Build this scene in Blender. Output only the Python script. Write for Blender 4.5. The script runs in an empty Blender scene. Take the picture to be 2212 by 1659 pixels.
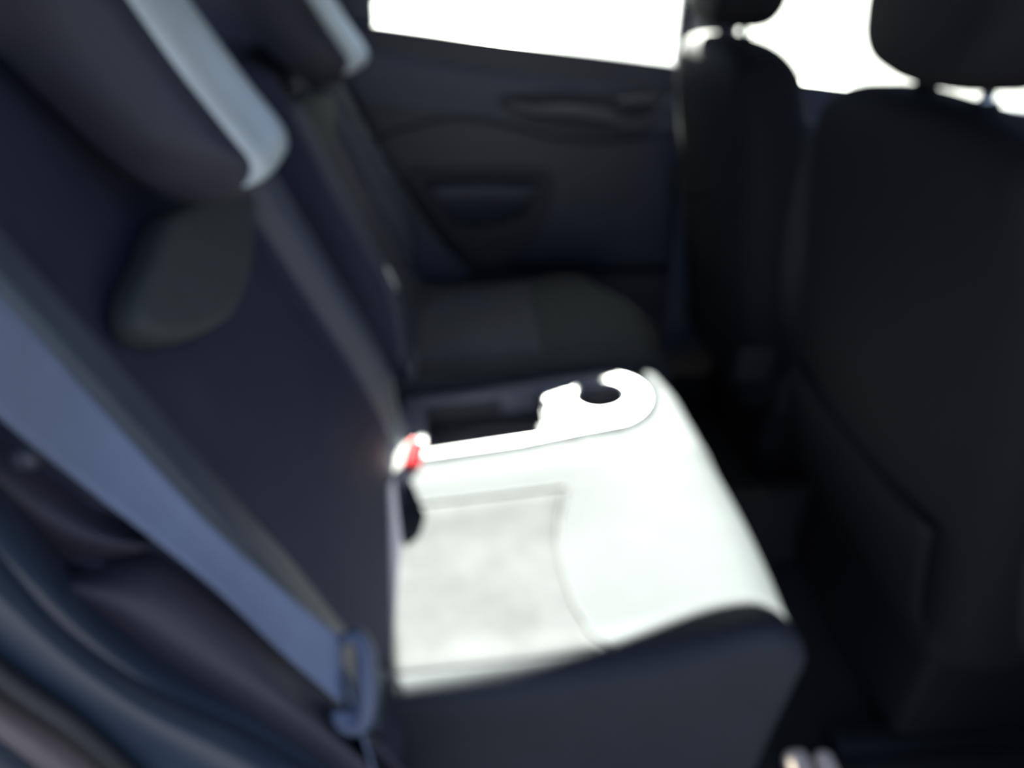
import bpy, bmesh, math, random
from mathutils import Vector, Matrix
random.seed(4)
R = math.radians
scene = bpy.context.scene
COL = scene.collection

# ------------------------------------------------------------------ camera, sky, sun, exposure
W, H = 2212, 1659
FPX = 1506.0
CAM = Vector((0.13, -0.51, 1.11))
YAW, PITCH = R(3.6), R(32.35)
fwd = Vector((math.sin(YAW)*math.cos(PITCH), math.cos(YAW)*math.cos(PITCH), -math.sin(PITCH)))
rgt = Vector((math.cos(YAW), -math.sin(YAW), 0))
upv = rgt.cross(fwd)
cd = bpy.data.cameras.new('camera')
cam = bpy.data.objects.new('camera', cd); COL.objects.link(cam)
M3 = Matrix((rgt, upv, -fwd)).transposed()
cam.matrix_world = Matrix.Translation(CAM) @ M3.to_4x4()
cd.sensor_width = 36; cd.lens = 36*FPX/W; cd.clip_start = 0.02; cd.clip_end = 500
cd.dof.use_dof = True                      # the photo is out of focus all over: focused far too near
cd.dof.focus_distance = 0.12
cd.dof.aperture_fstop = 9.0
scene.camera = cam

SKY, SUN = 1.15, 112.0
world = bpy.data.worlds.new('world'); scene.world = world; world.use_nodes = True
wb = world.node_tree.nodes['Background']
wb.inputs[0].default_value = (0.47, 0.64, 1.0, 1); wb.inputs[1].default_value = SKY
sd = bpy.data.lights.new('sun', 'SUN'); sd.energy = SUN; sd.angle = R(0.6); sd.color = (1.0, 0.95, 0.86)
sun = bpy.data.objects.new('sun', sd); COL.objects.link(sun)
SUNDIR = Vector((0.0, 1.0, 0.718)).normalized()          # towards the sun, over the far door's sill
sun.rotation_euler = SUNDIR.to_track_quat('Z', 'Y').to_euler()
sun.location = (0.2, 6, 4)
scene.view_settings.view_transform = 'Standard'
scene.view_settings.look = 'None'
scene.view_settings.exposure = 0.0
scene.view_settings.gamma = 1.0
scene.view_settings.use_curve_mapping = False

# ------------------------------------------------------------------ measuring helpers
def ray(px, py): return fwd + rgt*((px-W/2)/FPX) - upv*((py-H/2)/FPX)
def at(ax, v, px, py):
    d = ray(px, py); return CAM + d*((v-CAM[ax])/d[ax])
def at_x(v, px, py): return at(0, v, px, py)
def at_y(v, px, py): return at(1, v, px, py)
def at_z(v, px, py): return at(2, v, px, py)
def deep(d, px, py): return CAM + ray(px, py)*d

# ------------------------------------------------------------------ materials
def mat(name, col, rough=0.6, metal=0.0, spec=0.5, noise=0.0, nscale=30, bump=0.0, bscale=300, sheen=0.0, kind='noise'):
    m = bpy.data.materials.new(name); m.use_nodes = True
    nt = m.node_tree; b = nt.nodes['Principled BSDF']
    b.inputs['Base Color'].default_value = (*col, 1)
    b.inputs['Roughness'].default_value = rough
    b.inputs['Metallic'].default_value = metal
    b.inputs['Specular IOR Level'].default_value = spec
    if sheen: b.inputs['Sheen Weight'].default_value = sheen
    tc = nt.nodes.new('ShaderNodeTexCoord')
    n = nt.nodes.new('ShaderNodeTexNoise'); n.inputs['Scale'].default_value = nscale; n.inputs['Detail'].default_value = 4
    nt.links.new(tc.outputs['Object'], n.inputs['Vector'])
    r = nt.nodes.new('ShaderNodeValToRGB')
    k = noise
    r.color_ramp.elements[0].position = .3; r.color_ramp.elements[1].position = .7
    r.color_ramp.elements[0].color = (*[c*(1-k) for c in col], 1)
    r.color_ramp.elements[1].color = (*[min(1, c*(1+k)) for c in col], 1)
    nt.links.new(n.outputs[0], r.inputs[0]); nt.links.new(r.outputs[0], b.inputs['Base Color'])
    if bump:
        if kind == 'weave':
            n2 = nt.nodes.new('ShaderNodeTexWave'); n2.inputs['Scale'].default_value = bscale
        else:
            n2 = nt.nodes.new('ShaderNodeTexNoise'); n2.inputs['Scale'].default_value = bscale
        nt.links.new(tc.outputs['Object'], n2.inputs['Vector'])
        bp = nt.nodes.new('ShaderNodeBump'); bp.inputs['Strength'].default_value = bump; bp.inputs['Distance'].default_value = .001
        nt.links.new(n2.outputs[0], bp.inputs['Height']); nt.links.new(bp.outputs[0], b.inputs['Normal'])
    return m
def glass_mat():
    m = bpy.data.materials.new('window_glass'); m.use_nodes = True; nt = m.node_tree
    for n in list(nt.nodes): nt.nodes.remove(n)
    o = nt.nodes.new('ShaderNodeOutputMaterial'); mx = nt.nodes.new('ShaderNodeMixShader')
    t = nt.nodes.new('ShaderNodeBsdfTransparent'); g = nt.nodes.new('ShaderNodeBsdfGlossy'); f = nt.nodes.new('ShaderNodeFresnel')
    t.inputs[0].default_value = (.93, .97, .96, 1); g.inputs['Roughness'].default_value = .02; f.inputs[0].default_value = 1.3
    nt.links.new(f.outputs[0], mx.inputs[0]); nt.links.new(t.outputs[0], mx.inputs[1]); nt.links.new(g.outputs[0], mx.inputs[2])
    nt.links.new(mx.outputs[0], o.inputs[0]); return m
MT = dict(
    seat=mat('navy_seat_fabric', (.0335, .0370, .0410), .8, spec=.15, noise=.05, nscale=25, bump=.25, bscale=500),
    insert=mat('grey_insert_fabric', (.0365, .0375, .0405), .9, spec=.12, noise=.14, nscale=22, bump=.35, bscale=700),
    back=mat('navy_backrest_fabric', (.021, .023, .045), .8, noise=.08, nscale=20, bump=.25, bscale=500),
    bolster=mat('slate_bolster_vinyl', (.045, .055, .070), .50, noise=.05, bump=.15, bscale=400),
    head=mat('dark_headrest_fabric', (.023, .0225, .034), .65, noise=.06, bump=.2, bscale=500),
    headfront=mat('headrest_sheen_grey', (.50, .56, .56), .35, noise=.04, bump=.12, bscale=500),  # pale colour paints window light reflected off the facing
    lip=mat('olive_grey_cloth', (.040, .046, .044), .85, noise=.08, bump=.3, bscale=600),
    fseat=mat('black_front_seat_cloth', (.0060, .0060, .0080), .8, spec=.25, noise=.08, bump=.2, bscale=500),
    fshoulder=mat('black_front_seat_side', (.016, .016, .018), .7, spec=.3, noise=.05, bump=.15, bscale=500),
    panel=mat('charcoal_door_plastic', (.028, .029, .045), .5, noise=.06, nscale=40, bump=.2, bscale=350),
    paneldark=mat('black_plastic_pocket_shade', (.016, .016, .020), .6, noise=.05, bump=.2, bscale=350),
    handle=mat('grey_handle_plastic', (.060, .060, .075), .4, noise=.03),
    pillar=mat('pillar_trim_plastic', (.058, .066, .090), .55, noise=.05, bump=.15, bscale=350),
    seal=mat('black_rubber_seal', (.018, .018, .022), .55, noise=.05),
    trimb=mat('aubergine_grey_trim', (.036, .032, .046), .6, noise=.07, nscale=15, bump=.2, bscale=400),
    jamb=mat('blue_grey_painted_jamb', (.025, .038, .062), .35, noise=.04, nscale=10),
    sill=mat('taupe_sill_plate', (.13, .105, .105), .45, noise=.08, nscale=12),
    belt=mat('blue_grey_webbing', (.125, .16, .24), .6, noise=.06, nscale=30, bump=.2, bscale=900, kind='noise'),
    tongue=mat('blue_grey_tongue_plastic', (.065, .085, .135), .4, noise=.03),
    metal=mat('brushed_metal', (.6, .6, .6), .3, 1.0, noise=.03),
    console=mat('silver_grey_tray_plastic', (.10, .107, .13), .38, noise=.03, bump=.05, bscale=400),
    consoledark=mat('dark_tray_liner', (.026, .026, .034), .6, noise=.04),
    black=mat('black_plastic', (.009, .009, .012), .7, spec=.2, noise=.04),
    buckle=mat('pale_grey_buckle_plastic', (.30, .30, .30), .4, noise=.03),
    red=mat('red_release_button', (.32, .012, .016), .35, noise=.03),
    carpet=mat('black_carpet', (.012, .011, .012), .95, noise=.2, nscale=80, bump=.8, bscale=500),
    roof=mat('grey_headliner', (.12, .13, .16), .9, noise=.04, bump=.2, bscale=500),
    body=mat('dark_body_paint', (.05, .05, .055), .3, noise=.02),
    ground=mat('sunlit_asphalt', (.075, .075, .075), .9, noise=.1, nscale=3, bump=.3, bscale=40),
    pale=mat('pale_peach', (1.0, .78, .64), .5, noise=.04),
    seam=mat('grey_seam_thread', (.030, .033, .036), .8, noise=.03),
    glass=glass_mat(),
)

# ------------------------------------------------------------------ object helpers
def link(name, me, m=None, parent=None, smooth=True):
    if m is not None and not me.materials: me.materials.append(MT[m])
    if smooth:
        for p in me.polygons: p.use_smooth = True
    o = bpy.data.objects.new(name, me); COL.objects.link(o)
    if parent is not None:
        o.parent = parent; o.matrix_parent_inverse = Matrix.Translation(-parent_loc(parent))
    return o
def parent_loc(p):
    v = Vector(p.location)
    return v
def from_bm(name, bm, m, parent=None, smooth=True):
    bmesh.ops.recalc_face_normals(bm, faces=bm.faces)
    me = bpy.data.meshes.new(name); bm.to_mesh(me); bm.free()
    return link(name, me, m, parent, smooth)
def thing(name, label, cat, loc=(0, 0, 0), group=None):
    o = bpy.data.objects.new(name, None); COL.objects.link(o); o.empty_display_size = .05
    o.location = loc; o['label'] = label; o['category'] = cat
    if group: o['group'] = group
    return o
def tag(o, label, cat, group=None):
    o['label'] = label; o['category'] = cat
    if group: o['group'] = group
    return o
def struct(o, label=None):
    o['kind'] = 'structure'
    if label: o['label'] = label
    return o

def rbox(x0, x1, y0, y1, z0, z1, r=.03, n=(10, 10, 10), f=None):
    """box with rounded edges, gridded, then bent by f"""
    bm = bmesh.new()
    nx, ny, nz = n
    lo = Vector((x0, y0, z0)); hi = Vector((x1, y1, z1))
    rr = [min(r, (hi[i]-lo[i])/2*.999) for i in range(3)]
    def samples(a, b, rad, k):
        t = [a + rad*(1-math.cos(i*math.pi/8)) for i in range(4)]      # denser where the edge rounds
        t += [a+rad + (b-a-2*rad)*i/k for i in range(k+1)]
        t += [b - rad*(1-math.cos(i*math.pi/8)) for i in (3, 2, 1, 0)]
        return t
    S = [samples(lo[i], hi[i], rr[i], n[i]) for i in range(3)]
    cache = {}
    def vert(i, j, k):
        key = (i, j, k)
        if key in cache: return cache[key]
        p = Vector((S[0][i], S[1][j], S[2][k]))
        q = Vector([min(max(p[a], lo[a]+rr[a]), hi[a]-rr[a]) for a in range(3)])
        d = Vector([(p[a]-q[a])/rr[a] for a in range(3)])
        mx = max(abs(c) for c in d)
        if mx > 1e-9 and d.length > 1e-9:
            d = d/d.length*mx if d.length > mx else d
            p = Vector([q[a]+d[a]*rr[a] for a in range(3)])
        if f: p = Vector(f(p))
        cache[key] = bm.verts.new(p); return cache[key]
    L = [len(s)-1 for s in S]
    def face(*vs):
        try: bm.faces.new(vs)
        except ValueError: pass
    for k in (0, L[2]):
        for i in range(L[0]):
            for j in range(L[1]): face(vert(i, j, k), vert(i+1, j, k), vert(i+1, j+1, k), vert(i, j+1, k))
    for j in (0, L[1]):
        for i in range(L[0]):
            for k in range(L[2]): face(vert(i, j, k), vert(i+1, j, k), vert(i+1, j, k+1), vert(i, j, k+1))
    for i in (0, L[0]):
        for j in range(L[1]):
            for k in range(L[2]): face(vert(i, j, k), vert(i, j+1, k), vert(i, j+1, k+1), vert(i, j, k+1))
    bmesh.ops.remove_doubles(bm, verts=bm.verts, dist=1e-5)
    return bm

def catmull(pts, n=8, closed=False):
    P = [Vector(p) for p in pts]; out = []
    m = len(P); rng = range(m if closed else m-1)
    for i in rng:
        if closed: a, b, c, d = P[i-1], P[i], P[(i+1) % m], P[(i+2) % m]
        else: a, b, c, d = P[max(i-1, 0)], P[i], P[i+1], P[min(i+2, m-1)]
        for k in range(n):
            t = k/n
            out.append(.5*((2*b)+(c-a)*t+(2*a-5*b+4*c-d)*t*t+(-a+3*b-3*c+d)*t**3))
    if not closed: out.append(P[-1])
    return out
def resample(P, n):
    L = [0]
    for i in range(1, len(P)): L.append(L[-1]+(P[i]-P[i-1]).length)
    out = []
    j = 0
    for k in range(n):
        s = L[-1]*k/(n-1)
        while j < len(P)-2 and L[j+1] < s: j += 1
        t = (s-L[j])/max(1e-9, L[j+1]-L[j]); out.append(P[j].lerp(P[j+1], min(1, max(0, t))))
    return out
def tube(pts, r, seg=12, closed=False, flat=1.0):
    bm = bmesh.new(); rings = []
    n = len(pts); pts = [Vector(p) for p in pts]
    up = None
    for i, p in enumerate(pts):
        if closed: t = (pts[(i+1) % n]-pts[i-1]).normalized()
        else: t = (pts[min(i+1, n-1)]-pts[max(i-1, 0)]).normalized()
        if up is None:
            up = Vector((0, 0, 1)) if abs(t.z) < .9 else Vector((1, 0, 0))
        a = (up - t*up.dot(t)).normalized(); b = t.cross(a); up = a
        rad = r[i] if isinstance(r, (list, tuple)) else r
        rings.append([bm.verts.new(p+a*rad*math.cos(2*math.pi*k/seg)+b*rad*flat*math.sin(2*math.pi*k/seg)) for k in range(seg)])
    for i in range(n if closed else n-1):
        A, B = rings[i], rings[(i+1) % n]
        for k in range(seg): bm.faces.new((A[k], A[(k+1) % seg], B[(k+1) % seg], B[k]))
    if not closed:
        bm.faces.new(rings[0]); bm.faces.new(rings[-1][::-1])
    return bm
def sheet(rows, thick, push=None, nu=28, nv=6):
    """a thick skin over rows of curves"""
    C = [resample(catmull(r, 6), nu) for r in rows]
    grid = []
    for u in range(nu):
        grid.append(catmull([c[u] for c in C], nv))
    bm = bmesh.new()
    V = [[bm.verts.new(p) for p in g] for g in grid]
    d = Vector(push) * thick
    V2 = [[bm.verts.new(p+d) for p in g] for g in grid]
    a, b = len(V), len(V[0])
    for i in range(a-1):
        for j in range(b-1):
            bm.faces.new((V[i][j], V[i+1][j], V[i+1][j+1], V[i][j+1]))
            bm.faces.new((V2[i][j], V2[i][j+1], V2[i+1][j+1], V2[i+1][j]))
    for i in range(a-1):
        bm.faces.new((V[i][0], V2[i][0], V2[i+1][0], V[i+1][0])); bm.faces.new((V[i][-1], V[i+1][-1], V2[i+1][-1], V2[i][-1]))
    for j in range(b-1):
        bm.faces.new((V[0][j], V[0][j+1], V2[0][j+1], V2[0][j])); bm.faces.new((V[-1][j], V2[-1][j], V2[-1][j+1], V[-1][j+1]))
    return bm
def plate(name, loops, z0, z1, bev, m, parent=None, basis=None):
    """flat outline (first loop) with holes, given depth and rounded edges; basis maps (u,v,w) to the car"""
    cu = bpy.data.curves.new('outline', 'CURVE'); cu.dimensions = '2D'; cu.fill_mode = 'BOTH'
    for lp in loops:
        s = cu.splines.new('POLY'); s.points.add(len(lp)-1); s.use_cyclic_u = True
        for p, q in zip(s.points, lp): p.co = (q[0], q[1], 0, 1)
    cu.extrude = (z1-z0)/2 - bev; cu.bevel_depth = bev; cu.bevel_resolution = 3; cu.offset = -bev
    o = bpy.data.objects.new('outline', cu); COL.objects.link(o)
    dg = bpy.context.evaluated_depsgraph_get()
    me = bpy.data.meshes.new_from_object(o.evaluated_get(dg)); bpy.data.objects.remove(o); bpy.data.curves.remove(cu)
    me.name = name
    mid = (z0+z1)/2
    for v in me.vertices:
        u, vv, w = v.co.x, v.co.y, v.co.z+mid
        v.co = basis(u, vv, w) if basis else (u, vv, w)
    bm = bmesh.new(); bm.from_mesh(me); bmesh.ops.remove_doubles(bm, verts=bm.verts, dist=1e-5); bmesh.ops.recalc_face_normals(bm, faces=bm.faces)
    bm.to_mesh(me); bm.free()
    me.materials.clear(); me.materials.append(MT[m])
    ob = link(name, me, None, parent, smooth=False)
    return ob
def round_poly(pts, r, n=6):
    out = []; m = len(pts)
    for i in range(m):
        p = Vector(pts[i]); a = Vector(pts[i-1])-p; b = Vector(pts[(i+1) % m])-p
        k = r[i] if isinstance(r, (list, tuple)) else r
        k = min(k, a.length*.49, b.length*.49)
        if k <= 0: out.append(tuple(p)); continue
        s = p+a.normalized()*k; e = p+b.normalized()*k
        for j in range(n+1):
            t = j/n; q = s*(1-t)**2 + p*2*t*(1-t) + e*t*t; out.append(tuple(q))
    return out
def smooth01(t): t = min(1, max(0, t)); return t*t*(3-2*t)

# ------------------------------------------------------------------ the setting: ground, floor, roof, pillars, doors
bm = bmesh.new(); bmesh.ops.create_grid(bm, x_segments=4, y_segments=4, size=60)
for v in bm.verts: v.co.z = -.28
g = struct(from_bm('ground', bm, 'ground', smooth=False), 'sunlit asphalt ground outside the car')

Y1 = 1.28                                   # glass line of the far side
def sill(x): return .937 - .125*(x-.07)     # the far window line drops towards the front
o = from_bm('floor', rbox(-.75, 1.9, -.16, 1.27, -.12, .0, .02, (30, 20, 2), lambda p: (p.x, p.y, p.z + (.13*math.exp(-((p.y-.57)/.11)**2) if (p.z > -.06 and p.x > .45) else 0))), 'carpet')
struct(o, 'black carpeted car floor with a low centre tunnel')
o = from_bm('ceiling', rbox(-.85, 1.35, -.16, 1.32, 1.42, 1.47, .02, (12, 10, 2), lambda p: (p.x, p.y, p.z-.10*((p.y-.58)/.74)**4)), 'roof')
struct(o, 'grey roof lining')

skin = plate('wall_left', [[(-.90, -.20), (1.90, -.20), (1.90, .68), (.66, .80), (-.20, .90), (-.90, .95)]], -.01, .01, .004, 'body', basis=lambda u, v, w: (u, 1.335+w, v))
struct(skin, 'outer body side beyond the far doors')
# far rear door: panel below the sill, frame round the window
D = []
rear_edge = [at_y(1.2, *q) for q in [(740, 190), (790, 270), (850, 370), (950, 520), (1020, 592)]]
re = [(p.x, p.z) for p in catmull(rear_edge, 6)]
# door_1 inner panel
loop = [(-.19, sill(-.19))] + [(-.185, .86)] + re + [(.22, .30), (.30, .22), (.60, .18), (.70, .22), (.705, sill(.705))]
door = plate('door_1', [loop], -.02, .03, .006, 'panel', basis=lambda u, v, w: (u, 1.25+w, v))
struct(door, 'charcoal far rear door panel under the window')
door_loc = Vector((0, 0, 0))
# window opening frame: outer loop minus glass opening
A = at_y(Y1, 811, 40); B = at_y(Y1, 1452, 137)
gl = round_poly([(A.x-.004, sill(A.x)-.012+.0), (B.x+.004, A.z-.012+(B.z-A.z)*1.02), (B.x+.0, 1.36), (.04, 1.36), (.01, 1.20), (-.02, 1.035), (A.x-.002, 1.0)], [.022, .006, .03, .02, .05, .02, .01])
sl0, sl1 = gl[0][1], B.z
of = [(-.30, A.z-.05), (-.30, 1.41), (.66, 1.41), (.66, B.z-.05)]
fr = plate('window_frame', [of, gl], -.015, .015, .004, 'pillar', door, basis=lambda u, v, w: (u, Y1+w, v))
# padded sill cap
capr = [Vector((x, 1.245, sill(x)-.012 + .0)) for x in (-.19, 0, .2, .4, .6, .70)]
# window_1
bm = bmesh.new(); vs = []
pane = plate('window_1', [gl], -.003, .003, .0005, 'glass', basis=lambda u, v, w: (u, Y1+w, v)); struct(pane, 'far rear door window, blown out white')
# waist padding of the door between glass and inner panel
zA = lambda x: A.z - .012 + (B.z-A.z)*(x-A.x)/(B.x-A.x)
rows = [[Vector((x, Y1-.004, zA(x)-.002)) for x in (-.18, 0, .2, .4, .6, .68)],
        [Vector((x, Y1-.03, zA(x)-.020)) for x in (-.18, 0, .2, .4, .6, .68)],
        [Vector((x, Y1-.055, zA(x)-.07)) for x in (-.18, 0, .2, .4, .6, .68)],
        [Vector((x, Y1-.05, zA(x)-.16)) for x in (-.13, 0, .2, .4, .6, .68)],
        [Vector((x, Y1-.045, zA(x)-.20)) for x in (-.12, 0, .2, .4, .6, .68)]]
from_bm('waist_padding', sheet(rows, .02, (0, 1, 0)), 'pillar', door)
# armrest body swelling out of the panel, its upper edge from the photo
up_edge = [at_y(1.218, *q) for q in [(790, 310), (870, 282), (980, 256), (1080, 268), (1200, 300), (1330, 305), (1460, 285)]]
below = [p+Vector((.004, 0, -.012)) for p in up_edge]
lo_edge = [at_y(1.224, *q) for q in [(1000, 555), (1050, 570), (1100, 582), (1180, 590), (1260, 592), (1360, 592), (1460, 592)]]
from_bm('armrest', sheet([[p+Vector((0, .016, .004)) for p in up_edge], up_edge, below, [(a*2+b)/3 for a, b in zip(below, lo_edge)], lo_edge], .02, (0, 1, 0), nv=4), 'panel', door)
# pull handle: a bowed grip with a recess behind
cup = [at_y(1.222, *q) for q in [(1085, 215), (1120, 252), (1200, 276), (1300, 288), (1390, 286), (1445, 225), (1400, 200), (1300, 205), (1200, 200)]]
cupc = catmull(cup, 5, True); cpl = [(p.x, p.z) for p in cupc]
plate('handle_recess', [cpl], -.006, .010, .002, 'paneldark', door, basis=lambda u, v, w: (u, 1.216+w, v))
grip = [at_y(1.19, *q) for q in [(1088, 222), (1150, 238), (1230, 240), (1310, 252), (1370, 268), (1420, 245), (1450, 205)]]
gp = catmull(grip, 6)
hd = from_bm('pull_handle', tube(gp, [.006+.010*math.sin(math.pi*i/(len(gp)-1)) for i in range(len(gp))], 12, flat=.7), 'handle', door)
lev = [at_y(1.195, *q) for q in [(1330, 222), (1380, 215), (1425, 220)]]
from_bm('release_lever', tube(catmull(lev, 5), .007, 10), 'handle', door)
# map pocket: lip over a flat dark plate whose colour paints the mouth's shade
pk = [at_y(1.20, *q) for q in [(882, 372), (1010, 368), (1140, 368), (1195, 385), (1190, 440), (1150, 540), (1100, 572), (1030, 575), (960, 500), (900, 420)]]
pkl = [(p.x, p.z) for p in catmull(pk, 5, True)]
pc = (sum(p[0] for p in pkl)/len(pkl), sum(p[1] for p in pkl)/len(pkl))
inner = [(pc[0]+(u-pc[0])*.93, pc[1]+(v-pc[1])*.93) for u, v in pkl]
plate('door_pocket', [pkl], -.002, .016, .003, 'paneldark', door, basis=lambda u, v, w: (u, 1.212+w, v))
lipr = [[at_y(1.205, *q) for q in [(915, 392), (1000, 386), (1090, 386), (1170, 392)]],
        [at_y(1.180, *q) for q in [(925, 410), (1000, 405), (1090, 405), (1160, 410)]],
        [at_y(1.185, *q) for q in [(950, 450), (1010, 450), (1090, 445), (1150, 440)]],
        [at_y(1.205, *q) for q in [(985, 490), (1030, 492), (1090, 482), (1130, 470)]]]
from_bm('pocket_lip', sheet(lipr, .008, (0, 1, 0)), 'panel', door)
kn = at_y(1.245, 1393, 139)
from_bm('sill_glint_block', rbox(kn.x-.009, kn.x+.009, kn.y-.006, kn.y+.006, kn.z-.02, kn.z+.008, .005, (2, 2, 2)), 'buckle', door)  # added pale block, stands in for a sun glint on the padding
# seal along the door's curved rear edge, then the wheel housing behind it
o = from_bm('trim_1', tube(catmull([p+Vector((-.008, -.01, 0)) for p in rear_edge], 8), .010, 10), 'handle'); struct(o, 'curved seal along the rear edge of the far door')
wh = [(-.60, .86), (-.20, .86)] + [(u-.012, v) for u, v in re] + [(.13, .10), (-.60, .10)]
o = plate('trim_13', [wh], -.02, .05, .004, 'pillar', basis=lambda u, v, w: (u, 1.22+w, v)); struct(o, 'dark wheel housing trim beside the far rear seat')
o = from_bm('trim_2', rbox(-.72, -.18, 1.20, 1.30, .83, 1.42, .02, (8, 2, 8), lambda p: (p.x + .30*max(0, p.z-.95)*(1 if p.x > -.4 else 0), p.y, p.z)), 'pillar'); struct(o, 'far rear roof pillar')
o = from_bm('trim_3', rbox(.665, .755, 1.21, 1.31, .10, 1.42, .02, (4, 2, 14), lambda p: (p.x - .04*max(0, p.z-.9), p.y, p.z)), 'pillar'); struct(o, 'far middle roof pillar')
# far front door and its window
lp = [(.76, sill(.76)), (.76, .12), (1.75, .12), (1.75, sill(1.75))]
o = plate('door_2', [lp], -.02, .04, .006, 'pillar', basis=lambda u, v, w: (u, 1.24+w, v)); struct(o, 'far front door panel')
gl2 = [(.765, sill(.765)), (1.70, sill(1.70)), (1.25, 1.36), (.735, 1.36)]
of2 = [(.74, .70), (1.80, .70), (1.80, .80), (1.28, 1.41), (.72, 1.41)]
plate('window_frame', [of2, gl2], -.012, .012, .003, 'seal', o, basis=lambda u, v, w: (u, Y1+w, v))
o = plate('window_2', [gl2], -.003, .003, .0005, 'glass', basis=lambda u, v, w: (u, Y1+w, v)); struct(o, 'far front door window, blown out white')
# front bulkhead, windscreen
o = from_bm('wall_front', rbox(1.91, 1.96, -.16, 1.27, -.12, .78, .01, (2, 6, 6)), 'paneldark'); struct(o, 'bulkhead ahead of the dashboard')
bm = bmesh.new()
for a, b in (((1.90, .78), (1.30, 1.42)),):
    vs = [bm.verts.new((a[0], -.14, a[1])), bm.verts.new((a[0], 1.27, a[1])), bm.verts.new((b[0], 1.25, b[1])), bm.verts.new((b[0], -.12, b[1]))]
    w2 = [bm.verts.new(v.co+Vector((.004, 0, .004))) for v in vs]
    bm.faces.new(vs); bm.faces.new(w2[::-1])
    for i in range(4): bm.faces.new((vs[i], w2[i], w2[(i+1) % 4], vs[(i+1) % 4]))
o = from_bm('window_3', bm, 'glass', smooth=False); struct(o, 'windscreen')
# rear: load-bay wall and hatch glass
o = from_bm('wall_rear', rbox(-.80, -.74, -.16, 1.30, -.12, .95, .02, (2, 8, 8)), 'paneldark'); struct(o, 'tailgate trim behind the rear seats')
# near side: front door and pillars, closed up ahead of the open rear door
o = plate('door_3', [[(.86, .0), (1.80, .0), (1.80, .78), (.86, .86)]], -.02, .04, .006, 'paneldark', basis=lambda u, v, w: (u, -.16+w, v)); struct(o, 'near front door panel')
o = from_bm('trim_4', rbox(.80, .90, -.20, -.12, .0, 1.42, .02, (3, 2, 12)), 'pillar'); struct(o, 'near middle roof pillar')
o = from_bm('trim_5', rbox(-.80, -.34, -.20, -.14, -.10, 1.42, .02, (5, 2, 12), lambda p: (p.x + .25*max(0, p.z-.9)*(1 if p.x > -.5 else 0), p.y, p.z)), 'trimb'); struct(o, 'near rear roof pillar and quarter panel')
o = from_bm('trim_6', rbox(.30, .86, -.24, -.14, -.12, .03, .02, (8, 3, 3)), 'paneldark'); struct(o, 'sill plate of the open rear door')

# near side wheel housing, padded bolster, door frame, running down beside the seat
Yv = lambda y, pts: [at_y(y, *q) for q in pts]
rows = [Yv(-.06, [(-260, 780), (-100, 850), (60, 950), (200, 1060), (320, 1150)]),
        Yv(-.105, [(-270, 850), (-100, 960), (40, 1080), (170, 1150), (315, 1180)]),
        Yv(-.09, [(-280, 900), (-120, 1060), (20, 1180), (110, 1225), (210, 1212), (312, 1190)])]
o = from_bm('trim_7', sheet(rows, .03, (0, 1, .1)), 'trimb'); struct(o, 'rounded dark quarter trim beside the backrest')
from_bm('belt_guide_button', rbox(*(lambda p: (p.x-.009, p.x+.009, p.y-.010, p.y+.006, p.z-.008, p.z+.008))(at_y(-.10, 62, 985)), .006, (2, 2, 2)), 'handle', o)
rows = [Yv(-.05, [(60, 1215), (310, 1160), (480, 1260), (650, 1400), (775, 1560), (880, 1710), (930, 1800)]),
        Yv(-.085, [(60, 1235), (300, 1200), (450, 1290), (620, 1430), (740, 1570), (850, 1710), (900, 1790)]),
        Yv(-.125, [(70, 1245), (250, 1290), (420, 1400), (600, 1510), (740, 1610), (840, 1690), (880, 1740)]),
        Yv(-.125, [(80, 1260), (180, 1330), (330, 1440), (520, 1550), (680, 1650), (780, 1710), (820, 1760)])]
o = from_bm('trim_8', sheet(rows, .03, (0, 1, -.2)), 'trimb'); struct(o, 'padded wheel housing bolster beside the near seat')
rows = [Yv(-.115, [(-200, 900), (0, 1120), (150, 1290), (330, 1420), (520, 1530), (720, 1660), (800, 1720)]),
        Yv(-.155, [(-200, 960), (0, 1190), (150, 1350), (330, 1480), (520, 1590), (700, 1710)]),
        Yv(-.185, [(-200, 1120), (0, 1300), (150, 1430), (350, 1580), (520, 1700)]),
        Yv(-.195, [(-200, 1260), (0, 1430), (150, 1540), (330, 1700)])]
o = from_bm('trim_9', sheet(rows, .03, (0, .9, -.5)), 'jamb'); struct(o, 'blue-grey painted frame of the open door')
pts = [at_y(-.205, *q) for q in [(-200, 1300), (0, 1465), (150, 1570), (300, 1700)]]
o = from_bm('trim_10', tube(catmull(pts, 8), .008, 10), 'seal'); struct(o, 'black rubber seal of the open door')
rows = [Yv(-.210, [(-200, 1340), (0, 1500), (150, 1605), (300, 1730)]),
        Yv(-.225, [(-200, 1400), (0, 1550), (120, 1640), (230, 1730)]),
        Yv(-.235, [(-200, 1480), (0, 1620), (90, 1690), (150, 1750)])]
o = from_bm('trim_11', sheet(rows, .02, (0, .9, -.5)), 'sill'); struct(o, 'taupe outer edge of the door frame')
rows = [Yv(-.240, [(-200, 1490), (0, 1630), (90, 1700), (150, 1760)]),
        Yv(-.260, [(-200, 1600), (-60, 1700), (0, 1740), (60, 1800)])]
o = from_bm('trim_12', sheet(rows, .02, (0, .9, -.5)), 'jamb'); struct(o, 'blue-grey outer body edge')

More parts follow.
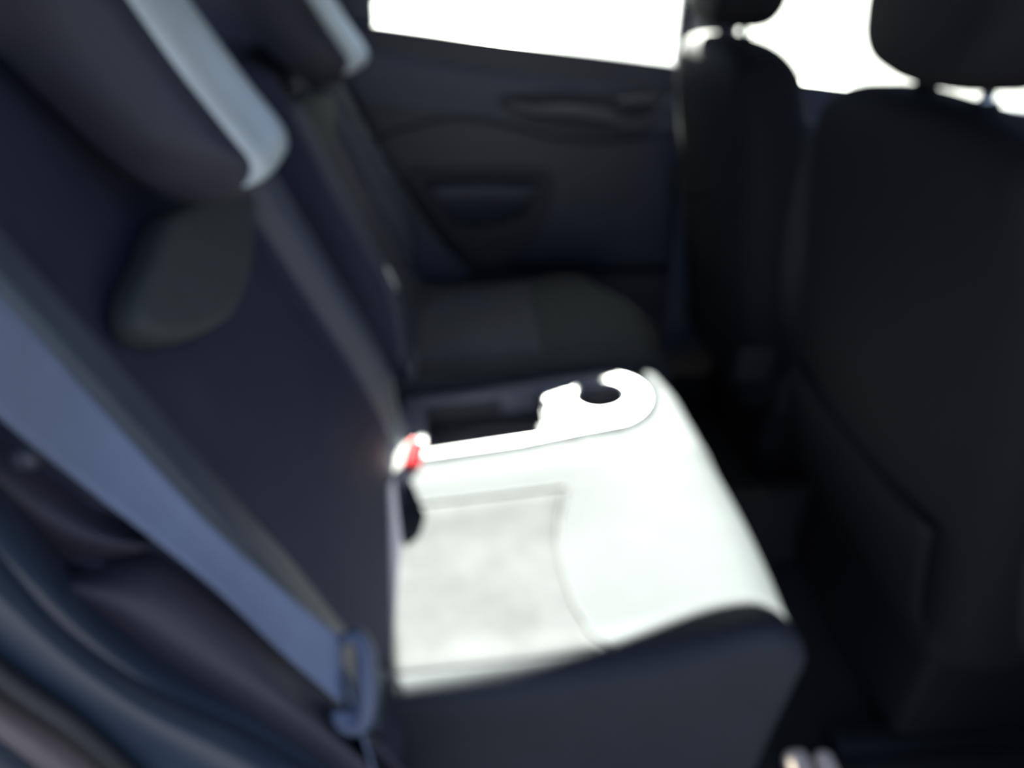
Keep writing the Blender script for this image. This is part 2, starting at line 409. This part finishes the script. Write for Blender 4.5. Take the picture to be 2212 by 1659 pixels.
# ------------------------------------------------------------------ rear seats
def xc(z): return -.036 - .42*(z-.5)                 # backrest centre face
def make_rear_seat(y0, y1, name, label, rounding_outer, top=.95):
    top = 1.03 if rounding_outer < 0 else top
    """cushion y0..y1, outer side is the door side"""
    t = thing(name, label, 'car seat', (0, (y0+y1)/2, 0))
    w = y1-y0; near = rounding_outer < 0; yi = .62 if near else y1
    def ztop(x, y):
        u = (x+.02)/.55; v = (y-y0)/w
        b = .0
        e = (abs(v-.5)*2)
        b += .009*smooth01((e-.62)/.25) if v < 1 else .009*(1-smooth01((y-y1)/.10))
        b += (.020 if near else .008)*math.exp(-((u-.80)/.22)**2) + (0 if near else .020*(1-u))              # rise behind the knees
        b -= .030*smooth01((u-.86)/.16)                    # waterfall front edge
        if near:
            cx_, cy_, cr = .362, .513, .089
            dxx = max(0, cr*cr-(x-cx_)**2)**.5
            ye = (.404+.05*max(0, x)) if x < .30 else max(.4, cy_-dxx)
            b += .022*math.exp(-((u-.86)/.12)**2)*smooth01((.22-v)/.2)
            b0 = .365+.045*u+b; tgt = .377+.11*x if x > 0 else .376
            k_ = smooth01((y-.20)/.19)*(1-smooth01((x-.46)/.05))*smooth01((x+.08)/.06)
            b += (tgt-b0)*k_
            inb = smooth01((y-ye+.003)/.008)                  # bay for the tray, closed at the front
            fx = .452 if y > .513 else cx_+max(0, cr*cr-(y-cy_)**2)**.5
            b -= .13*inb*(1-smooth01((x-fx+.006)/.010))
        return .365 + .045*u + b
    def f(p):
        h = (p.z-.10)/.30
        z = .10 + (ztop(p.x, p.y)-.10)*h
        x = p.x
        v = (p.y-y0)/w
        x += (.012*math.sin(math.pi*min(1, max(0, v))) ) * smooth01((p.x-.3)/.2)
        if near: x -= .018*smooth01((p.y-.50)/.12)*smooth01((p.x-.3)/.2)
        x -= (.016 if near else .10)*(1-h)*smooth01((p.x-.3)/.2)               # front face slopes back underneath
        if not near: x -= .09*smooth01((v-.62)/.38)*smooth01((p.x-.25)/.25)   # outer front corner rounds off
        y = p.y + (.012*(1-h) if (near and v < .3) else 0)
        return (x, y, z)
    cu = from_bm('cushion', rbox(-.13, .514 if near else .53, y0, yi, .10, .40, .032, (60, 90 if near else 24, 8), f), 'seat', t)
    # insert panel laid into the cushion
    cur = [at_z(.405, *q) for q in [(1248, 1000), (1218, 1070), (1208, 1150), (1225, 1240), (1270, 1340), (1355, 1440)]]
    dy = 0 if near else .66
    cc = catmull(cur, 6)
    def xs(y):
        y = y-dy
        if not near: y = .43-y
        best = min(cc, key=lambda p: abs(p.y-y)); return best.x
    bm = bmesh.new(); V = []
    ya, yb = (y0+.035, y0+.335) if near else (y0+.08, y1-.04)
    N, K = 22, 22
    for i in range(K+1):
        yy = ya+(yb-ya)*i/K; X = xs(yy) if near else .27
        row = []
        for j in range(N+1):
            x = -.03+(X+.03)*j/N
            ed = min(1, min(i, K-i)/1.5, (N-j)/1.5)
            row.append(bm.verts.new((x+ (.012*math.sin(math.pi*(yy-y0)/w))*smooth01((x-.3)/.2), yy, ztop(x, yy)+.004*ed-.0005)))
        V.append(row)
    for i in range(K):
        for j in range(N): bm.faces.new((V[i][j], V[i][j+1], V[i+1][j+1], V[i+1][j]))
    bot = bmesh.ops.extrude_face_region(bm, geom=list(bm.faces))
    for g_ in bot['geom']:
        if isinstance(g_, bmesh.types.BMVert): g_.co.z -= .006
    ins = from_bm('cushion_insert', bm, 'insert' if near else 'back', t)  # far insert takes the darker cloth to paint its shade
    ins['label'] = 'pale grey cloth centre of the cushion' if near else 'cloth centre of the cushion, its shade put into a darker colour'
    if near:
        sp = [Vector((xs(ya+(yb-ya)*i/30), ya+(yb-ya)*i/30, 0)) for i in range(31)]
        sp = [Vector((p.x+.012*math.sin(math.pi*(p.y-y0)/w)*smooth01((p.x-.3)/.2), p.y, ztop(p.x, p.y)+.0015)) for p in sp]
        sp += [Vector((x, yb, ztop(x, yb)+.0015)) for x in [sp[-1].x-(sp[-1].x+.02)*k/12 for k in range(1, 13)]]
        from_bm('piping', tube(resample(sp, 60), .0022, 8), 'seam', ins)
    # backrest: leaning slab with side bolsters
    by0, by1 = (-.075, .480) if near else (.655, 1.145)
    nar = 0.0 if near else .16
    bw = by1-by0
    def boff(z, s):                                # how far a bolster stands forward of the centre
        o_ = .052*smooth01((z-.36)/.24)-.012*(1-smooth01((z-.36)/.16))
        return o_*(.45 if (near and s == 0) else 1)
    def fb(p):
        z = p.z; v = (p.y-by0)/bw; e = abs(v-.5)*2
        c = xc(z)
        front = (p.x+.13)/.13                      # 0 back, 1 front
        bol = boff(z, 0 if v < .5 else 1)*smooth01((e-.66)/.24)*.9
        y = p.y
        tp = smooth01((z-.74)/(top-.74))
        y = (y-(by0+by1)/2)*(1-nar*tp)+(by0+by1)/2
        return (c - .13*(1-front) + bol*front + .010*math.sin((z-.4)*9)*front*(1-e), y, z)
    br = from_bm('backrest', rbox(-.13, 0, by0, by1, .30, top, .03, (3, 30, 26), fb), 'back', t)
    # vinyl bolsters down each side of the backrest
    for s in (0, 1):
        rows = []
        for dv, off in ((.004, -.03), (.016, .80), (.035, 1.0), (.058, .85), (.076, .15)) if (near and s == 0) else ((.004, -.03), (.014, .65), (.035, 1.0), (.058, .85), (.076, .15)):
            r_ = []
            for k in range(9):
                z = .37+(top-.055-.37)*k/8
                tp = smooth01((z-.74)/(top-.74))
                yy = (by0+dv if s == 0 else by1-dv)
                yy = (yy-(by0+by1)/2)*(1-nar*tp)+(by0+by1)/2
                r_.append(Vector((xc(z)+(boff(z, s)*off if off > 0 else off)+ .004, yy, z)))
            rows.append(r_)
        from_bm('side_bolster', sheet(rows, .02, (-1, 0, 0)), 'bolster', t)
    # lower lip of the headrest lying against the backrest
    hc = .245 if near else .905
    P = Vector((xc(.76)+.012, 0, .76)); Nn = Vector((1, 0, .42)).normalized()
    def onplane(px, py, off=0):
        d = ray(px, py); return CAM + d*((P+Nn*off-CAM).dot(Nn)/d.dot(Nn))
    lipo = [(335, 470), (420, 440), (515, 440), (518, 520), (505, 610), (470, 690), (400, 735), (320, 748), (262, 728), (245, 660), (285, 570)]
    L3 = catmull([onplane(*q) for q in lipo], 5, True)
    ax = Vector((-.42, 0, 1)).normalized()
    ce = sum(L3, Vector())/len(L3)
    L2 = [((p-ce).y, (p-ce).dot(ax)) for p in L3]
    sy = hc-.245
    plate('headrest_lip', [L2], -.012, .026, .012, 'lip', t, basis=lambda u, v, q: tuple(ce+Vector((0, u+sy, 0))+ax*v+Nn*(q)))
    # headrest: deep padded block with a front facing whose pale grey paints reflected light
    prof = [(-.31, 1.10), (-.268, 1.045), (-.228, .985), (-.194, .940), (-.158, .906), (-.115, .894), (-.078, .905), (-.060, .930), (-.075, .960), (-.110, 1.02), (-.140, 1.08), (-.165, 1.13), (-.19, 1.17), (-.25, 1.18), (-.30, 1.15)]
    shear = .045 if near else .012
    pl = [(u, v) for u, v, _ in [tuple(q) for q in catmull([(a, b, 0) for a, b in prof], 5, True)]]
    y_a, y_b = hc-.118, hc+.135
    bm = bmesh.new(); rings = []
    n = len(pl); cxp = sum(p[0] for p in pl)/n; czp = sum(p[1] for p in pl)/n
    for k in range(17):
        v = k/16; y = y_a+(y_b-y_a)*v; e = abs(v-.5)*2
        s = (1-max(0, (e-.55)/.45)**2.6*.30)
        rings.append([bm.verts.new((cxp+(p[0]-cxp)*s - shear*max(0, v-.15), y, czp+(p[1]-czp)*s)) for p in pl])
    for k in range(16):
        for i in range(n): bm.faces.new((rings[k][i], rings[k][(i+1) % n], rings[k+1][(i+1) % n], rings[k+1][i]))
    bm.faces.new(rings[0]); bm.faces.new(rings[-1][::-1])
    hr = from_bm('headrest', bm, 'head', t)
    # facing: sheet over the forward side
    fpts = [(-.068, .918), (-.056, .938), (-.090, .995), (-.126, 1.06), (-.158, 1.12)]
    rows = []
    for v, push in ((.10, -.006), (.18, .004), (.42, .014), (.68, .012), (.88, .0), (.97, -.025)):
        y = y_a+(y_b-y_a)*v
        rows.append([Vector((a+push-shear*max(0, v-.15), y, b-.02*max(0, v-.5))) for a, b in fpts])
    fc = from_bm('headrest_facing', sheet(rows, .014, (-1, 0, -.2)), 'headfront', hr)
    fc['label'] = 'front facing of the headrest, reflected window light painted as pale grey'
    return t
near = make_rear_seat(-.028, .402, 'rear_seat', 'near rear car seat with its cushion bleached white by direct sun', -1)
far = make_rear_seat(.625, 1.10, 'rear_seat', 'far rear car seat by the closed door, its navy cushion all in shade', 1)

# ------------------------------------------------------------------ tray with cup holder between the rear seats
tray = thing('centre_tray', 'silver-grey plastic tray with round cup holder between the two rear seats', 'tray', (.2, .51, .2))
def tz(x): return .384 + .11*x
_c = at_z(.424, 1297, 851); cc_ = (_c.x, _c.y)
outl = [(-.005, .405), (.20, .412), (.30, .425)]
ang = [R(a) for a in range(-70, 95, 11)]
outl += [(cc_[0]+.088*math.cos(a), cc_[1]-.012+.088*math.sin(a)) for a in ang]
outl += [(.20, .600), (-.005, .600)]
hole = round_poly([(.035, .428), (.235, .434), (.252, .455), (.252, .503)], [.012, .006, .01, 0])
hole += [(.262, .511), (cc_[0]-.042, cc_[1]-.006)]
hole += [(cc_[0]+.045*math.cos(R(a)), cc_[1]+.045*math.sin(R(a))) for a in range(190, 525, 12)]
hole += [(cc_[0]-.042, cc_[1]+.006), (.262, .524), (.252, .530), (.252, .575), (.035, .578)]
def tb(u, v, w): return (u, v, w + .11*u - .012)
plate('tray_body', [outl, hole], .24, .396, .005, 'console', tray, basis=tb)
ln = round_poly([(.03, .420), (.258, .426), (.258, .582), (.03, .585)], .01)
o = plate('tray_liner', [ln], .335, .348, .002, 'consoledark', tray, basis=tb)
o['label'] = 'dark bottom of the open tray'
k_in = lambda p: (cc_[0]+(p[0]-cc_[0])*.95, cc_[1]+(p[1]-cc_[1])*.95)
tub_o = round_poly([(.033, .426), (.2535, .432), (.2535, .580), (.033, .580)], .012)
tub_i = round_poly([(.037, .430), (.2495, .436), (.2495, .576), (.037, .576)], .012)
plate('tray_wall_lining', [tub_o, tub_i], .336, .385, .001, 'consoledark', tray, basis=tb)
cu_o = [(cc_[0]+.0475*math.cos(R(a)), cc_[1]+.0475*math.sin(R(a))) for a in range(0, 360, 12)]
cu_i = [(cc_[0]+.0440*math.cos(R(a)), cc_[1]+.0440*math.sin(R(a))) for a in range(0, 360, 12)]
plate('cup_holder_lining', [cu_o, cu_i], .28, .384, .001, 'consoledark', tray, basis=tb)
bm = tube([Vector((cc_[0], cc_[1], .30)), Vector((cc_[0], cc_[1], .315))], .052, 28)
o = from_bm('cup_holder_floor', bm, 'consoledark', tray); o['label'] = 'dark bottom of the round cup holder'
div = rbox(.225, .262, .424, .590, .30, .40, .006, (3, 8, 4), lambda p: (p.x, p.y, p.z+.02))
div2 = from_bm('tray_step', rbox(.236, .258, .424, .470, .335, .390, .006, (3, 4, 4), lambda p: (p.x, p.y, p.z+.11*p.x-.012)), 'consoledark', tray)
div.free()

# ------------------------------------------------------------------ front seats
def make_front_seat(y0, y1, label, patch, dx=0):
    t = thing('front_seat', label, 'car seat', (.85+dx, (y0+y1)/2, 0))
    w = y1-y0; c = (y0+y1)/2
    def xr(z): return .698 + dx - .19*(z-.43)             # rear face of the backrest
    def f(p):
        z = p.z; v = (p.y-y0)/w; e = abs(v-.5)*2
        th = (p.x)/.13
        tp = smooth01((z-.78)/.16)
        y = c+(p.y-c)*(1-.05*tp-.07*smooth01((z-.88)/.08))
        x = xr(z) + p.x + .012*(e**2)*(1-th) - .014*math.sin(math.pi*min(1, max(0, (z-.3)/.6)))*(1-th)*(1-e*e)
        zz = z - .02*tp*e**4*2 
        return (x, y, zz)
    from_bm('backrest', rbox(0, .13, y0, y1, .275, .965, .045, (4, 26, 30), f), 'fseat', t)
    # shaped shell edge: side bolsters reaching forward
    for s in (0, 1):
        yy = y0+.03 if s == 0 else y1-.03
        P = [Vector((xr(z)+.115, c+(yy-c)*(1-.10*smooth01((z-.78)/.16)), z)) for z in [.33+.058*k for k in range(10)]]
        from_bm('side_bolster', tube(catmull(P, 4), [.045*math.sin(math.pi*(.12+.80*i/(9*4))) + .01 for i in range(37)], 14, flat=1.0), 'fshoulder', t)
    # map pocket on the back
    rows = []
    for k, z in enumerate((.510, .500, .44, .36, .32)):
        off = (-.008, -.017, -.018, -.012, .004)[k]
        rows.append([Vector((xr(z)+off-(.006 if 0 < i < 6 else 0), y0+.05+(w-.10)*i/6, z)) for i in range(7)])
    if patch: from_bm('map_pocket', sheet(rows, .012, (1, 0, 0)), 'fseat', t)
    if patch: from_bm('pocket_hem', tube(resample([Vector((xr(.508)-.012, y0+.05+(w-.10)*i/6, .508)) for i in range(7)], 20), .0035, 8), 'fshoulder', t)
    # cushion and base
    from_bm('cushion', rbox(.72+dx, 1.22, y0+.01, y1-.01, .27, .42, .04, (12, 14, 4), lambda p: (p.x, p.y, p.z+.04*smooth01((p.x-.8)/.4))), 'fseat', t)
    from_bm('seat_base', rbox(.76, 1.16, y0+.05, y1-.05, .06, .28, .02, (6, 6, 3)), 'black', t)
    for yy in (y0+.07, y1-.07):
        from_bm('seat_rail', rbox(.68, 1.20, yy-.02, yy+.02, .0, .05, .008, (8, 3, 2)), 'black', t)
    # headrest
    hz = .980
    def fh(p):
        e = abs(p.y-c)/.135; k = (p.z-hz)/.19
        y = c+(p.y-c)*(1-.16*(1-smooth01(k/.45))-.10*smooth01((k-.6)/.4))
        return (p.x+.012*(1-e*e)*(-1 if p.x < .055 else 1)-.0, y, p.z + .012*e*e*(1-smooth01(k/.5)))
    hr = from_bm('headrest', rbox(.0, .11, c-.135, c+.135, hz, hz+.19, .04, (4, 14, 10), lambda p: (lambda q: (q[0]+.60+dx, q[1], q[2]))(fh(p))), 'fseat', t)
    for dy in (-.055, .055):
        from_bm('headrest_post', tube([Vector((dx+.665, c+dy, .90)), Vector((dx+.662, c+dy, hz+.03))], .0065, 12), 'metal', t)
        from_bm('post_collar', tube([Vector((dx+.665, c+dy, .945)), Vector((dx+.665, c+dy, .972))], .013, 14), 'black', t)
    from_bm('recliner_cover', rbox(.69+dx, .76+dx, (y1 if patch else y0-.0)-.005, (y1 if patch else y0)+.022, .36, .44, .012, (4, 2, 4)), 'fshoulder', t)
    return t
fn = make_front_seat(.02, .525, 'near front car seat seen from behind, filling the right edge', True)
ff = make_front_seat(.645, 1.12, 'far front car seat by the middle pillar, sunlit on its outer shoulder', False, -.04)

# dashboard beyond the front seats
dash = thing('dashboard', 'dark dashboard under the windscreen beyond the near front headrest', 'dashboard', (1.6, .57, 0))
from_bm('dashboard_top', rbox(1.42, 1.855, -.10, 1.22, .62, .76, .05, (8, 16, 4), lambda p: (p.x, p.y, p.z-.10*smooth01((1.65-p.x)/.25))), 'panel', dash)
from_bm('dashboard_lower', rbox(1.50, 1.86, -.10, 1.22, .30, .64, .04, (6, 12, 4)), 'paneldark', dash)
from_bm('centre_console', rbox(1.15, 1.60, .52, .63, .0, .40, .03, (8, 4, 4)), 'paneldark', dash)

# ------------------------------------------------------------------ seat belts and buckles
def ribbon(path, wid, halfw, th):
    """path points with a side vector each"""
    bm = bmesh.new(); n = len(path); V = []
    for i in range(n):
        p = path[i]; t = (path[min(i+1, n-1)]-path[max(i-1, 0)]).normalized(); s = wid[i]; s = (s-t*s.dot(t)).normalized(); nn = t.cross(s)
        V.append([bm.verts.new(p+s*halfw*a+nn*th*b) for a, b in ((-1, -.5), (-.96, -1), (0, -1), (.96, -1), (1, -.5), (1, .5), (.96, 1), (0, 1), (-.96, 1), (-1, .5))])
    for i in range(n-1):
        for k in range(10): bm.faces.new((V[i][k], V[i][(k+1) % 10], V[i+1][(k+1) % 10], V[i+1][k]))
    bm.faces.new(V[0]); bm.faces.new(V[-1][::-1])
    return bm
bt = thing('seat_belt', 'blue-grey seat belt slung down beside the near backrest, tongue at its end', 'seat belt', (-.03, -.05, .45))
U = [deep(.30, -260, 420), deep(.38, 0, 640), deep(.46, 200, 860), deep(.54, 450, 1130), deep(.62, 640, 1300), deep(.665, 738, 1378)]
Lw = [deep(.30, -260, 640), deep(.38, 0, 905), deep(.46, 200, 1065), deep(.54, 450, 1260), deep(.62, 620, 1420), deep(.665, 742, 1525)]
Uc, Lc = resample(catmull(U, 6), 40), resample(catmull(Lw, 6), 40)
bm = bmesh.new(); nrm = Vector((-.2, .75, -.5)).normalized(); V = []
for a, b in zip(Uc, Lc):
    row = []
    for k in range(9):
        q = a.lerp(b, k/8) ; row.append(bm.verts.new(q + nrm*.003*math.sin(math.pi*k/8)))
    V.append(row)
for i in range(39):
    for k in range(8): bm.faces.new((V[i][k], V[i+1][k], V[i+1][k+1], V[i][k+1]))
ex = bmesh.ops.extrude_face_region(bm, geom=list(bm.faces))
for g_ in ex['geom']:
    if isinstance(g_, bmesh.types.BMVert): g_.co += nrm*.0014
from_bm('webbing', bm, 'belt', bt)
# tongue: a plastic bow with a slot, the webbing through it
dT = .665
loopT = catmull([deep(dT, *q) for q in [(738, 1384), (768, 1374), (788, 1400), (792, 1450), (794, 1520), (784, 1560), (756, 1570), (733, 1556), (727, 1532)]], 6)
loopT = resample(loopT, 40)
tg = from_bm('tongue', tube(loopT, [.006+.0045*math.sin(math.pi*i/39) for i in range(40)], 12), 'tongue', bt)
tb2 = [deep(dT+.004, *q) for q in [(735, 1545), (760, 1556), (785, 1545)]]
from_bm('tongue_foot', tube(catmull(tb2, 6), .0115, 12, flat=.7), 'tongue', tg)
# the belt's lower run goes on down behind the bolster
lowp = [deep(.675, 745, 1460), deep(.685, 765, 1530), deep(.70, 800, 1640), deep(.72, 815, 1700)]
from_bm('lower_webbing', ribbon(catmull(lowp, 5), [Vector((0.2, -.6, .7))]*16, .020, .0012), 'belt', bt)

def make_buckle(name, label, c, axis, body, button, s=1.0, stalk=.11):
    t = thing(name, label, 'seat belt buckle', tuple(c))
    ax = Vector(axis).normalized(); sd = Vector((0, 1, 0)); sd = (sd-ax*sd.dot(ax)).normalized(); th = ax.cross(sd)
    def T(p): return tuple(Vector(c)+sd*p.x*s+th*p.y*s+ax*p.z*s)
    from_bm('buckle_body', rbox(-.024, .024, -.012, .012, -.035, .025, .007, (4, 2, 5), T), body, t)
    if button: from_bm('release_button', rbox(-.021, .021, -.0105, .0105, .018, .036, .004, (3, 2, 2), T), button, t)
    from_bm('buckle_stalk', rbox(-.013, .013, -.005, .005, -stalk, -.03, .004, (2, 2, 5), T), 'black', t)
    return t
b1 = make_buckle('seat_belt_buckle', 'sunlit pale buckle with a red button standing by the tray corner', at_y(.36, 872, 1008), (.55, -.30, .85), 'buckle', 'red', 1.25)
b3 = make_buckle('seat_belt_buckle', 'dim grey buckle in the shade beyond the tray, against the far backrest', at_y(.66, 886, 805), (.35, -.1, .9), 'handle', None, .8)

# thin cord loop on the near rear corner of the cushion
lp = [at_y(-.006, *q) for q in [(815, 1450), (842, 1462), (868, 1485), (884, 1520), (872, 1530), (848, 1508), (826, 1480)]]
o = from_bm('cord_loop', tube(catmull(lp, 6, True), .0022, 8, closed=True), 'console'); tag(o, 'thin pale cord loop at the near rear corner of the sunlit cushion', 'cord')
# two pale blocks on the floor, standing in for unidentified shapes
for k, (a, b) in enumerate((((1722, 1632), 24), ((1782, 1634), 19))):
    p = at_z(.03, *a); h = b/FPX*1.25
    o = from_bm('floor_block', rbox(p.x-h*.9, p.x+h*.9, p.y-.075, p.y+.012, .001, .034, .012, (4, 6, 3)), 'pale')
    tag(o, ('wider left one of the two pale blocks on the floor below the front seat', 'narrower right one of the two pale blocks on the floor below the front seat')[k], 'rail cap', 'pale blocks on the floor')
